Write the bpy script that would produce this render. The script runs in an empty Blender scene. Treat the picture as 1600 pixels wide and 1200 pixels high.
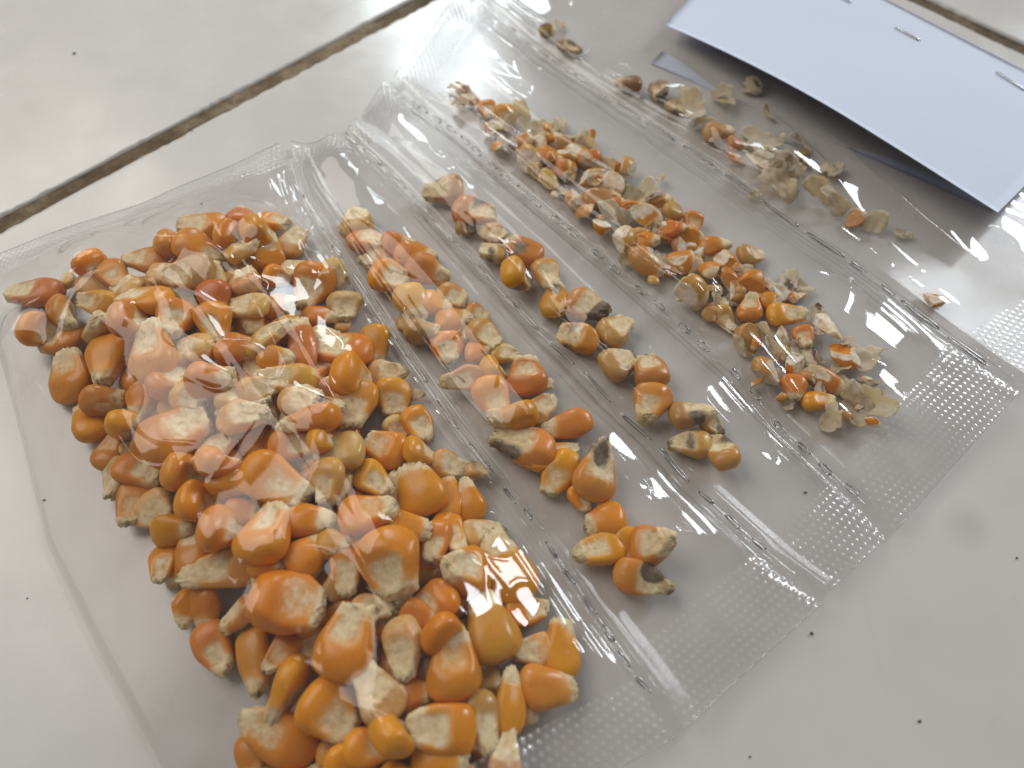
import bpy, math, random
import numpy as np
from mathutils import Vector, Matrix

# ------------------------------------------------------------------ camera, world, lamps, exposure
S = bpy.context.scene
COL = bpy.context.collection
H, FPX, PITCH = 0.125, 1080.0, math.radians(60)
cam_d = bpy.data.cameras.new('camera')
cam = bpy.data.objects.new('camera', cam_d)
COL.objects.link(cam)
cam.location = (0, 0, H)
cam.rotation_euler = (math.radians(90) - PITCH, 0, 0)
cam_d.sensor_width = 36.0
cam_d.lens = 36.0 * FPX / 1600.0
cam_d.clip_start = 0.002
cam_d.clip_end = 20
cam_d.dof.use_dof = True
cam_d.dof.focus_distance = 0.137
cam_d.dof.aperture_fstop = 13.0
S.camera = cam

world = bpy.data.worlds.new('World')
S.world = world
world.use_nodes = True
wb = world.node_tree.nodes['Background']
wb.inputs[0].default_value = (0.80, 0.76, 0.72, 1)
wb.inputs[1].default_value = 0.28

def area(name, loc, target, sx, sy, power, col):
    d = bpy.data.lights.new(name, 'AREA')
    d.shape = 'RECTANGLE'; d.size = sx; d.size_y = sy
    d.energy = power; d.color = col
    o = bpy.data.objects.new(name, d); COL.objects.link(o)
    o.location = loc
    v = Vector(target) - Vector(loc)
    o.rotation_euler = v.to_track_quat('-Z', 'Y').to_euler()
    return o
area('window_light', (1.12, 0.95, 0.62), (0, 0.07, 0), 0.34, 0.56, 11.0, (0.88, 0.94, 1.0))
area('doorway_light', (-0.12, 1.05, 0.50), (0, 0.07, 0), 0.18, 0.38, 2.5, (0.84, 0.95, 1.0))
area('left_fill_light', (-0.37, 0.30, 0.46), (-0.05, 0.10, 0), 0.42, 0.42, 1.8, (1.0, 0.93, 0.84))  # added warm fill, hung low on the left so the lower right falls darker

S.view_settings.view_transform = 'Standard'
S.view_settings.look = 'None'
S.view_settings.exposure = 0.10
S.view_settings.gamma = 1.0
S.cycles.max_bounces = 14
S.cycles.transparent_max_bounces = 24
S.cycles.caustics_reflective = False
S.cycles.caustics_refractive = False
S.cycles.use_denoising = True

# ------------------------------------------------------------------ pixel -> point on a level plane
FW = np.array([0, math.cos(PITCH), -math.sin(PITCH)])
UP = np.array([0, math.sin(PITCH), math.cos(PITCH)])
RT = np.array([1.0, 0, 0])
CP = np.array([0, 0, H])
def at(x, y, z=0.0):
    d = FW + RT * ((x - 800) / FPX) + UP * ((600 - y) / FPX)
    t = (z - H) / d[2]
    return CP + d * t
def depth(x, y, z=0.0):
    return float(np.dot(at(x, y, z) - CP, FW))
def mm_px(x, y, z=0.0):
    return depth(x, y, z) / FPX      # metres per pixel across the line of sight

rng = np.random.default_rng(7)
random.seed(7)

# ------------------------------------------------------------------ helpers
def mesh_obj(name, verts, faces, mat, parent=None, smooth=True, up=False):
    me = bpy.data.meshes.new(name)
    verts = np.asarray(verts, dtype=np.float32)
    if isinstance(faces, np.ndarray):
        n, k = faces.shape
        me.vertices.add(len(verts)); me.vertices.foreach_set('co', verts.ravel())
        me.loops.add(n * k); me.loops.foreach_set('vertex_index', faces.astype(np.int32).ravel())
        me.polygons.add(n)
        me.polygons.foreach_set('loop_start', np.arange(0, n * k, k, dtype=np.int32))
        me.update(calc_edges=True)
    else:
        me.from_pydata([tuple(v) for v in verts], [], faces)
    me.polygons.foreach_set('use_smooth', [smooth] * len(me.polygons))
    if up and me.polygons[len(me.polygons) // 2].normal.z < 0: me.flip_normals()
    if mat: me.materials.append(mat)
    o = bpy.data.objects.new(name, me); COL.objects.link(o)
    if parent: o.parent = parent
    return o
def grid_faces(nu, nv):
    i = np.arange(nu - 1)[:, None] * nv + np.arange(nv - 1)[None, :]
    return np.stack([i, i + nv, i + nv + 1, i + 1], -1).reshape(-1, 4)
def tag(o, label=None, cat=None, group=None, kind=None):
    if label: o['label'] = label
    if cat: o['category'] = cat
    if group: o['group'] = group
    if kind: o['kind'] = kind
    return o
def sstep(a, b, x):
    t = np.clip((x - a) / (b - a), 0, 1)
    return t * t * (3 - 2 * t)
def vnoise(x, y, seed):
    r = np.random.default_rng(seed).random((64, 64))
    xi = np.floor(x).astype(int); yi = np.floor(y).astype(int)
    fx = x - xi; fy = y - yi
    fx = fx * fx * (3 - 2 * fx); fy = fy * fy * (3 - 2 * fy)
    a = r[xi % 64, yi % 64]; b = r[(xi + 1) % 64, yi % 64]
    c = r[xi % 64, (yi + 1) % 64]; d = r[(xi + 1) % 64, (yi + 1) % 64]
    return (a * (1 - fx) + b * fx) * (1 - fy) + (c * (1 - fx) + d * fx) * fy

class NT:
    def __init__(s, name):
        s.m = bpy.data.materials.new(name); s.m.use_nodes = True
        s.t = s.m.node_tree; s.t.nodes.clear()
        s.out = s.t.nodes.new('ShaderNodeOutputMaterial')
    def n(s, typ, **kw):
        nd = s.t.nodes.new(typ)
        for k, v in kw.items():
            if k.startswith('i_'):
                key = k[2:]
                key = int(key) if key.isdigit() else key.replace('_', ' ')
                if hasattr(v, 'is_linked') or isinstance(v, bpy.types.NodeSocket): s.t.links.new(v, nd.inputs[key])
                else: nd.inputs[key].default_value = v
            else: setattr(nd, k, v)
        return nd
    def link(s, a, b): s.t.links.new(a, b)
    def mix(s, fac, a, b, mode='MIX'):
        nd = s.t.nodes.new('ShaderNodeMix'); nd.data_type = 'RGBA'; nd.blend_type = mode
        for k, v in ((0, fac), (6, a), (7, b)):
            if isinstance(v, bpy.types.NodeSocket): s.t.links.new(v, nd.inputs[k])
            else: nd.inputs[k].default_value = v if k == 0 else (*v, 1)[:4]
        return nd.outputs[2]
    def math(s, op, a, b=0.0, clamp=False):
        nd = s.t.nodes.new('ShaderNodeMath'); nd.operation = op; nd.use_clamp = clamp
        for k, v in ((0, a), (1, b)):
            if isinstance(v, bpy.types.NodeSocket): s.t.links.new(v, nd.inputs[k])
            else: nd.inputs[k].default_value = v
        return nd.outputs[0]
    def ramp(s, fac, stops):
        nd = s.t.nodes.new('ShaderNodeValToRGB')
        cr = nd.color_ramp
        while len(cr.elements) < len(stops): cr.elements.new(0.5)
        for e, (p, c) in zip(cr.elements, stops):
            e.position = p; e.color = (*c, 1) if len(c) == 3 else c
        s.t.links.new(fac, nd.inputs[0])
        return nd.outputs[0]

# ------------------------------------------------------------------ materials
def mat_tile():
    k = NT('glazed_tile')
    tc = k.n('ShaderNodeTexCoord').outputs['Object']
    n1 = k.n('ShaderNodeTexNoise', i_Vector=tc, i_Scale=14.0, i_Detail=5.0, i_Roughness=0.6)
    n2 = k.n('ShaderNodeTexNoise', i_Vector=tc, i_Scale=160.0, i_Detail=3.0)
    rgn = k.n('ShaderNodeTexNoise', i_Vector=tc, i_Scale=90.0, i_Detail=3.0)
    base = k.ramp(n1.outputs[0], [(0.3, (0.55, 0.54, 0.515)), (0.7, (0.63, 0.62, 0.60))])
    spec = k.ramp(n2.outputs[0], [(0.70, (0, 0, 0)), (0.80, (1, 1, 1))])
    base = k.mix(k.math('MULTIPLY', spec, 0.12), base, (0.33, 0.29, 0.24))
    sc = k.n('ShaderNodeTexNoise', i_Vector=k.n('ShaderNodeMapping', i_Vector=tc, i_Scale=(400, 9, 1), i_Rotation=(0, 0, 0.6)).outputs[0], i_Scale=1.0, i_Detail=2.0)
    scr = k.ramp(sc.outputs[0], [(0.72, (0, 0, 0)), (0.76, (1, 1, 1))])
    base = k.mix(k.math('MULTIPLY', scr, 0.10), base, (0.36, 0.34, 0.31))
    sm = at(1510, 818)
    ds = k.n('ShaderNodeVectorMath', operation='DISTANCE', i_0=tc, i_1=(float(sm[0]), float(sm[1]), 0.0))
    ds2 = k.math('ADD', ds.outputs['Value'], k.math('MULTIPLY', k.math('SUBTRACT', rgn.outputs[0], 0.5), 0.004))
    base = k.mix(k.math('MULTIPLY', k.ramp(k.math('MULTIPLY', ds2, 100.0), [(0.10, (1, 1, 1)), (0.55, (0, 0, 0))]), 0.30), base, (0.36, 0.32, 0.26))
    p = k.n('ShaderNodeBsdfPrincipled', i_Base_Color=base, i_IOR=1.5)
    rg = k.n('ShaderNodeTexNoise', i_Vector=tc, i_Scale=60.0, i_Detail=3.0)
    k.link(k.ramp(rg.outputs[0], [(0.3, (0.13, 0.13, 0.13)), (0.72, (0.34, 0.34, 0.34))]), p.inputs['Roughness'])
    b = k.n('ShaderNodeBump', i_Strength=0.25, i_Distance=0.0003, i_Height=n1.outputs[0])
    k.link(b.outputs[0], p.inputs['Normal'])
    k.link(p.outputs[0], k.out.inputs[0]); return k.m
def mat_grout():
    k = NT('dirty_grout')
    tc = k.n('ShaderNodeTexCoord').outputs['Object']
    n1 = k.n('ShaderNodeTexNoise', i_Vector=tc, i_Scale=70.0, i_Detail=6.0, i_Roughness=0.65)
    n2 = k.n('ShaderNodeTexNoise', i_Vector=tc, i_Scale=600.0, i_Detail=3.0)
    c = k.ramp(n1.outputs[0], [(0.30, (0.06, 0.037, 0.017)), (0.5, (0.15, 0.108, 0.058)), (0.70, (0.34, 0.28, 0.19))])
    c = k.mix(0.5, c, k.ramp(n2.outputs[0], [(0.3, (0.35, 0.35, 0.35)), (0.7, (1, 1, 1))]), 'MULTIPLY')
    p = k.n('ShaderNodeBsdfPrincipled', i_Base_Color=c, i_Roughness=0.9)
    b = k.n('ShaderNodeBump', i_Strength=0.8, i_Distance=0.0005, i_Height=n2.outputs[0])
    k.link(b.outputs[0], p.inputs['Normal'])
    k.link(p.outputs[0], k.out.inputs[0]); return k.m
def mat_corn(name, soft=False):
    k = NT(name)
    tc = k.n('ShaderNodeTexCoord').outputs['Object']
    oi = k.n('ShaderNodeObjectInfo')
    off = k.n('ShaderNodeVectorMath', operation='ADD', i_0=tc)
    k.link(oi.outputs['Random'], off.inputs[1])
    v = off.outputs[0]
    at_ = k.n('ShaderNodeAttribute', attribute_name='mask')
    sep = k.n('ShaderNodeSeparateColor', i_0=at_.outputs['Color'])
    pale, dark, crown = sep.outputs[0], sep.outputs[1], sep.outputs[2]
    n1 = k.n('ShaderNodeTexNoise', i_Vector=v, i_Scale=330.0, i_Detail=4.0, i_Roughness=0.6)
    n2 = k.n('ShaderNodeTexNoise', i_Vector=v, i_Scale=800.0, i_Detail=5.0, i_Roughness=0.55)
    st = k.n('ShaderNodeTexNoise', i_Vector=k.n('ShaderNodeMapping', i_Vector=v, i_Scale=(160, 1500, 900)).outputs[0], i_Scale=1.0, i_Detail=3.0)
    body = k.mix(n1.outputs[0], k.mix(1.0, oi.outputs['Color'], (0.80, 0.68, 0.5), 'MULTIPLY'), oi.outputs['Color'])
    body = k.mix(k.math('MULTIPLY', crown, 0.55), body, k.mix(1.0, oi.outputs['Color'], (1.10, 1.16, 0.9), 'MULTIPLY'))
    body = k.mix(k.math('MULTIPLY', st.outputs[0], 0.12), body, (0.70, 0.42, 0.12))
    cream = k.ramp(n2.outputs[0], [(0.26, (0.45, 0.305, 0.15)), (0.46, (0.71, 0.56, 0.335)), (0.70, (0.85, 0.74, 0.53))])
    cream = k.mix(k.math('MULTIPLY', n1.outputs[0], 0.45), cream, (0.72, 0.55, 0.29))
    pf = k.math('ADD', pale, k.math('MULTIPLY', k.math('SUBTRACT', n2.outputs[0], 0.5), 0.38))
    pe = k.ramp(pf, [(0.06, (0, 0, 0)), (0.42, (1, 1, 1))])
    pf = k.ramp(pf, [(0.34, (0, 0, 0)), (0.68, (1, 1, 1))])
    body = k.mix(k.math('MULTIPLY', pe, 0.55), body, k.mix(0.5, oi.outputs['Color'], (0.80, 0.52, 0.20)))
    c = k.mix(pf, body, cream)
    c = k.mix(k.ramp(pale, [(0.86, (0, 0, 0)), (0.95, (1, 1, 1))]), c, k.ramp(n2.outputs[0], [(0.3, (0.66, 0.54, 0.38)), (0.65, (0.88, 0.81, 0.69))]))
    if soft: c = k.mix(0.70, c, (0.88, 0.775, 0.63))
    df = k.math('ADD', dark, k.math('MULTIPLY', k.math('SUBTRACT', n2.outputs[0], 0.5), 0.7))
    df = k.ramp(df, [(0.42, (0, 0, 0)), (0.72, (1, 1, 1))])
    c = k.mix(df, c, k.ramp(n1.outputs[0], [(0.3, (0.075, 0.05, 0.03)), (0.7, (0.26, 0.19, 0.12))]))
    p = k.n('ShaderNodeBsdfPrincipled', i_Base_Color=c, i_IOR=1.45)
    p.inputs['Subsurface Weight'].default_value = 0.45
    p.inputs['Subsurface Radius'].default_value = (1.0, 0.60, 0.15)
    p.inputs['Subsurface Scale'].default_value = 0.0014
    rr = k.mix(pf, k.ramp(n1.outputs[0], [(0.3, (0.20, 0.20, 0.20)), (0.7, (0.40, 0.40, 0.40))]), (0.70, 0.70, 0.70))
    k.link(rr, p.inputs['Roughness'])
    bh = k.math('MULTIPLY', n2.outputs[0], k.math('ADD', k.math('MULTIPLY', pf, 1.0), 0.12))
    bh = k.math('ADD', bh, k.math('MULTIPLY', st.outputs[0], 0.12))
    b = k.n('ShaderNodeBump', i_Strength=0.5, i_Distance=0.0004, i_Height=bh)
    k.link(b.outputs[0], p.inputs['Normal'])
    if soft:
        tr = k.n('ShaderNodeBsdfTranslucent', i_Color=c)
        mx = k.n('ShaderNodeMixShader', i_0=0.42, i_1=p.outputs[0], i_2=tr.outputs[0])
        k.link(mx.outputs[0], k.out.inputs[0])
    else:
        k.link(p.outputs[0], k.out.inputs[0])
    return k.m
def mat_film(name, haze=0.008, dots=0.0, gain=1.35, rough=0.045, bump=0.05, tint=(0.986, 0.981, 0.982)):
    k = NT(name)
    tc = k.n('ShaderNodeTexCoord').outputs['Object']
    n1 = k.n('ShaderNodeTexNoise', i_Vector=tc, i_Scale=130.0, i_Detail=4.0, i_Roughness=0.55)
    n2 = k.n('ShaderNodeTexNoise', i_Vector=tc, i_Scale=900.0, i_Detail=2.0)
    bh = k.math('ADD', n1.outputs[0], k.math('MULTIPLY', n2.outputs[0], 0.05))
    b = k.n('ShaderNodeBump', i_Strength=bump, i_Distance=0.0006, i_Height=bh)
    lw = k.n('ShaderNodeLayerWeight', i_Blend=0.5, i_Normal=b.outputs[0])
    fr = k.math('ADD', k.math('MULTIPLY', k.math('POWER', lw.outputs['Facing'], 5.0), 0.96), 0.04)
    fac = k.math('MULTIPLY', fr, gain, True)
    g = k.n('ShaderNodeBsdfGlossy', i_Roughness=rough, i_Normal=b.outputs[0])
    t = k.n('ShaderNodeBsdfTransparent', i_Color=(*tint, 1))
    d = k.n('ShaderNodeBsdfDiffuse', i_Color=(0.8, 0.8, 0.8, 1))
    hz = haze
    if dots:
        am = k.n('ShaderNodeAttribute', attribute_name='mask')
        hz = k.math('ADD', k.math('MULTIPLY', am.outputs['Fac'], dots), haze)
    m0 = k.n('ShaderNodeMixShader', i_0=hz, i_1=t.outputs[0], i_2=d.outputs[0])
    m1 = k.n('ShaderNodeMixShader', i_0=fac, i_1=m0.outputs[0], i_2=g.outputs[0])
    k.link(m1.outputs[0], k.out.inputs[0]); return k.m
def mat_simple(name, col, rough=0.6, metal=0.0, nscale=0, namp=0.1):
    k = NT(name)
    tc = k.n('ShaderNodeTexCoord').outputs['Object']
    n1 = k.n('ShaderNodeTexNoise', i_Vector=tc, i_Scale=nscale or 300.0, i_Detail=4.0)
    c = k.mix(n1.outputs[0], tuple(v * (1 - namp) for v in col), tuple(min(1, v * (1 + namp)) for v in col))
    p = k.n('ShaderNodeBsdfPrincipled', i_Base_Color=c, i_Roughness=rough, i_Metallic=metal)
    b = k.n('ShaderNodeBump', i_Strength=0.15, i_Distance=0.0002, i_Height=n1.outputs[0])
    k.link(b.outputs[0], p.inputs['Normal'])
    k.link(p.outputs[0], k.out.inputs[0]); return k.m

M_TILE, M_GROUT = mat_tile(), mat_grout()
M_CORN, M_HUSK = mat_corn('corn'), mat_corn('corn_husk', True)
M_FILM = mat_film('clear_film')
M_BASE = mat_film('clear_film_underside', haze=0.015, gain=0.6, rough=0.12)
M_SEAL = mat_film('embossed_seal_film', haze=0.06, dots=0.26, gain=1.7, rough=0.14, bump=0.05)
M_SEAM = mat_film('seam_film', haze=0.03, gain=1.8, rough=0.06, bump=0.06)
M_SLIT = mat_film('slit_rim_film', haze=0.12, gain=7.0, rough=0.15, bump=0.05, tint=(0.40, 0.40, 0.42))
M_EDGE = mat_film('cut_film_edge', haze=0.35, gain=4.0, rough=0.2, bump=0.05, tint=(0.8, 0.8, 0.8))
M_PAPER = mat_simple('white_paper', (0.64, 0.70, 0.85), 0.75, 0, 500, 0.015)
M_STEEL = mat_simple('staple_steel', (0.55, 0.55, 0.56), 0.32, 1.0, 800, 0.1)
M_DIRT = mat_simple('dark_crumb', (0.13, 0.10, 0.06), 0.9, 0, 2000, 0.4)

# ------------------------------------------------------------------ floor: grout bed and tiles
a0, a1 = at(0, 350), at(658, 0)
gx = (a1 - a0)[:2]; gx /= np.linalg.norm(gx)          # along the long joint
gy = np.array([-gx[1], gx[0]])                         # across it, away from the camera
if gy[1] < 0: gy = -gy
corner = at(1439, 0)[:2]
tj = np.dot(corner - a0[:2], gx)                       # the second joint crosses here
O2 = a0[:2] + gx * tj
def P2(a, b, z): p = O2 + gx * a + gy * b; return (p[0], p[1], z)
GAP = 0.0024; TS = 0.40
ext = 0.9
floor = mesh_obj('floor', [P2(-ext, -ext, -0.0007), P2(ext, -ext, -0.0007), P2(ext, ext, -0.0007), P2(-ext, ext, -0.0007)], [(0, 1, 2, 3)], M_GROUT, smooth=False)
tag(floor, kind='structure')
def tile(x0, x1, y0, y1, seed):
    r = np.random.default_rng(seed)
    n = 260
    pts = []
    for (ax, ay, bx, by) in ((x0, y0, x1, y0), (x1, y0, x1, y1), (x1, y1, x0, y1), (x0, y1, x0, y0)):
        t = np.linspace(0, 1, n, endpoint=False)
        pts.append(np.stack([ax + (bx - ax) * t, ay + (by - ay) * t], 1))
    pts = np.concatenate(pts)
    N = len(pts)
    c = np.array([(x0 + x1) / 2, (y0 + y1) / 2])
    ch = np.interp(np.arange(N), np.arange(0, N + 6, 6), r.random(N // 6 + 2)) * 0.5 + r.random(N) * 0.5
    ch = np.maximum(0, ch - 0.45) * 0.0011
    half = np.array([(x1 - x0) / 2, (y1 - y0) / 2])
    def ring(ins, z, jit=0):
        q = c + (pts - c) * (1 - (ins + ch[:, None] * jit) / half)
        return [P2(p[0], p[1], z) for p in q]
    V = ring(0, -0.008) + ring(0, -0.0014) + ring(0.00008, -0.0005, 1.0) + ring(0.0002, -0.0002, 1.6) + ring(0.0005, -0.00003, 1.2) + ring(0.0014, 0)
    F = []
    for k in range(5):
        for i in range(N):
            j = (i + 1) % N
            F.append((k * N + i, k * N + j, (k + 1) * N + j, (k + 1) * N + i))
    F.append(tuple(range(5 * N, 6 * N)))
    return mesh_obj('floor_tile', V, F, M_TILE, floor)
g = GAP
tile(-TS, -g, -TS, -g, 1); tile(g, TS, -TS, -g, 2); tile(-TS, -g, g, TS, 3); tile(g, TS, g, TS, 4)

# ------------------------------------------------------------------ kernel, fragment and husk meshes
PAL = {'o': (0.71, 0.270, 0.001), 'r': (0.64, 0.232, 0.022), 'y': (0.76, 0.345, 0.004), 'c': (0.62, 0.34, 0.09),
       't': (0.50, 0.28, 0.085), 'b': (0.28, 0.155, 0.06), 'g': (0.27, 0.205, 0.14)}
def set_mask(me, rgb):
    a = me.color_attributes.new('mask', 'FLOAT_COLOR', 'POINT')
    d = np.ones((len(me.vertices), 4), dtype=np.float32); d[:, :3] = rgb
    a.data.foreach_set('color', d.ravel())
def tri_noise(p, r, freq, n=5):
    o = np.zeros(len(p))
    for _ in range(n):
        k = r.normal(size=3); k *= freq / np.linalg.norm(k) * r.uniform(0.6, 1.5)
        o += np.sin(p @ k + r.uniform(0, 6.28))
    return o / n
KLAT, KLON = 24, 30
def kernel_geo(L, W, T, seed, germ=1.0, pale=0.0, dark=0.0, rag=1.0):
    r = np.random.default_rng(seed)
    th = np.linspace(0, math.pi, KLAT)
    s = (1 - np.cos(th)) / 2
    cw = r.uniform(0.30, 0.40)
    crown = np.where(s < cw, np.clip(1 - (1 - s / cw) ** 2.4, 0, 1) ** (1 / 2.1), 1.0)
    tap = r.uniform(0.30, 0.46); t0 = r.uniform(0.30, 0.42)
    wedge = 1 - tap * np.clip((s - t0) / (0.80 - t0), 0, 1) ** 1.15
    tipt = 1 - r.uniform(0.35, 0.62) * np.clip((s - 0.80) / 0.20, 0, 1) ** 1.2
    end = np.sqrt(np.clip(1 - np.clip((s - 0.93) / 0.07, 0, 1) ** 2, 0, 1))
    w = crown * wedge * tipt * end
    h = crown ** 0.9 * (1 - 0.30 * sstep(0.35, 0.85, s)) * (1 - 0.35 * sstep(0.8, 1.0, s)) * end
    ph = np.linspace(0, 2 * math.pi, KLON, endpoint=False)
    cy = np.sign(np.cos(ph)) * np.abs(np.cos(ph)) ** 0.78
    sz = np.sign(np.sin(ph)) * np.abs(np.sin(ph)) ** 0.76
    X = np.repeat((s - 0.5)[:, None], KLON, 1) * L
    Y = w[:, None] * cy[None] * W / 2
    Z = h[:, None] * sz[None] * T / 2
    ss = np.repeat(s[:, None], KLON, 1)
    yy = cy[None] * np.ones_like(ss)
    gm = np.exp(-((ss - 0.64) / 0.25) ** 4 - (yy / r.uniform(0.62, 0.82)) ** 4) * (Z > 0) * germ
    Z = Z - gm * T * 0.16 - np.exp(-(ss / 0.22) ** 2 - (yy / 0.5) ** 2) * 0.0
    v = np.stack([X, Y, Z], -1).reshape(-1, 3)
    for _ in range(4):                       # flats where neighbours on the cob pressed
        a_ = r.uniform(0, 6.28); d_ = np.array([r.normal() * 0.25, math.cos(a_) / (W / 2), math.sin(a_) / (T / 2) * 0.9])
        d_[0] /= L / 2; e_ = v @ d_ - r.uniform(0.80, 0.97) * np.linalg.norm(d_ * np.array([0, W / 2, T / 2]))
        v = v - np.where(e_ > 0, e_ * 0.65, 0)[:, None] * d_ / (d_ @ d_)
    lump = tri_noise(v / L, r, 5.0) * 0.022 * L
    fine = tri_noise(v / L, r, 17.0) * 0.028 * L * rag
    sF = ss.reshape(-1); gF = gm.reshape(-1)
    n = v / (np.linalg.norm(v, axis=1, keepdims=True) + 1e-9)
    tipm = sstep(0.70, 0.92, sF)
    spike = (r.random(len(v)) - 0.5) * 0.075 * L + tri_noise(v / L, r, 13.0) * 0.06 * L
    v = v + n * (lump + fine * (tipm + 0.35 * gF + 0.9 * pale) + spike * sstep(0.78, 0.92, sF) * rag)[:, None]
    v[:, 0] += sstep(0.85, 1.0, sF) * r.normal() * 0.05 * L
    v[:, 1] += sF ** 2 * r.normal() * 0.07 * W
    v[:, 2] += sF ** 2 * r.normal() * 0.10 * T
    # weld poles
    bias = tri_noise(v / L, r, 9.0) * 0.22
    pm = np.maximum(gF * r.uniform(0.55, 1.0), sstep(0.60, 0.96, sF + bias * 0.4))
    pm = np.clip(pm + bias * (pm > 0.05) + pale * (0.75 + bias), 0, 0.84)
    dm = np.clip(dark * (0.55 + 1.7 * tri_noise(v / L, r, 8.0)) * sstep(0.15, 0.6, sF), 0, 1)
    tipd = r.random() * 0.75
    dm = np.maximum(dm, sstep(0.955, 1.0, sF) * tipd)
    cm = np.clip(sstep(0.35, 0.0, sF) + 0.25 * tri_noise(v / L, r, 4.0), 0, 1)
    f = []
    idx = np.arange(KLAT * KLON).reshape(KLAT, KLON)
    nx = np.roll(idx, -1, 1)
    F = np.stack([idx[:-1], idx[1:], nx[1:], nx[:-1]], -1).reshape(-1, 4)
    return v, F, np.stack([pm, dm, cm], 1)
_ico = None
def ico():
    global _ico
    if _ico is None:
        import bmesh
        bm = bmesh.new(); bmesh.ops.create_icosphere(bm, subdivisions=4, radius=1.0)
        bm.verts.ensure_lookup_table()
        _ico = (np.array([v.co[:] for v in bm.verts]), np.array([[v.index for v in f.verts] for f in bm.faces]))
        bm.free()
    return _ico
def fragment_geo(L, W, T, seed, white=0.5):
    r = np.random.default_rng(seed)
    v, F = ico(); v = v.copy()
    cut = np.zeros(len(v))
    v *= (1 + 0.16 * tri_noise(v, r, 2.2))[:, None]
    for k in range(r.integers(3, 6)):
        d = r.normal(size=3); d /= np.linalg.norm(d); c = r.uniform(0.30, 0.72)
        rough = 0.05 * tri_noise(v, r, 9.0) + 0.03 * tri_noise(v, r, 22.0)
        e = v @ d - c - rough
        m = e > 0
        v[m] -= e[m, None] * d
        if r.random() < white + 0.1: cut[m] = 1
    v *= np.array([L, W, T]) / 2 / 0.86
    dark = np.clip(tri_noise(v / L, r, 7.0) - 0.35, 0, 1) * (r.random() < 0.25)
    tipp = sstep(0.2, 0.42, v[:, 0] / L) * 0.8
    pm = np.clip(np.maximum(cut * (0.95 + 0.2 * tri_noise(v / L, r, 12.0)), tipp), 0, 1)
    return v, F, np.stack([pm, dark, np.clip(tri_noise(v / L, r, 4.0), 0, 1)], 1)
def husk_geo(L, W, seed, curl=1.0, dark=0.0):
    r = np.random.default_rng(seed)
    n = 18
    u, w = np.meshgrid(np.linspace(-1, 1, n), np.linspace(-1, 1, n), indexing='ij')
    # square -> ragged disc
    x = u * np.sqrt(1 - w * w / 2); y = w * np.sqrt(1 - u * u / 2)
    ang = np.arctan2(y, x); rad = np.hypot(x, y)
    rag = 1 + 0.20 * np.sin(2 * ang + r.uniform(0, 6)) + 0.13 * np.sin(3 * ang + r.uniform(0, 6)) + 0.06 * np.sin(7 * ang + r.uniform(0, 6)) + 0.10 * (r.random(ang.shape) - 0.5)
    x = x * (1 + (rag - 1) * rad); y = y * (1 + (rag - 1) * rad)
    p = np.stack([x, y, 0 * x], -1).reshape(-1, 3)
    bend = r.uniform(-0.35, 0.75) * curl
    z = bend * (y * y).reshape(-1) + r.uniform(-0.4, 0.5) * curl * (x * x).reshape(-1) + 0.45 * tri_noise(p, r, 3.5) + 0.22 * tri_noise(p, r, 8.0) + 0.10 * tri_noise(p, r, 16.0)
    X = x.reshape(-1) * L / 2; Y = y.reshape(-1) * W / 2; Z = z * W / 2
    v1 = np.stack([X, Y, Z], 1); v2 = v1 + np.array([0, 0, -0.00022])
    g = grid_faces(n, n); N = n * n
    b = list(range(0, n)) + [i * n + n - 1 for i in range(1, n)] + [(n - 1) * n + j for j in range(n - 2, -1, -1)] + [i * n for i in range(n - 2, 0, -1)]
    b = np.array(b); bn = np.roll(b, -1)
    side = np.stack([b, b + N, bn + N, bn], 1)
    F = np.concatenate([g[:, ::-1], g + N, side])
    V = np.concatenate([v1, v2])
    nz = tri_noise(p, r, 5.0)
    dm = np.clip(dark * (0.6 + nz), 0, 1)
    pm = np.clip(0.72 + 0.45 * tri_noise(p, r, 3.0), 0, 1)
    m = np.stack([pm, dm, np.zeros(N)], 1)
    return V, F, np.concatenate([m, m])

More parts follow.
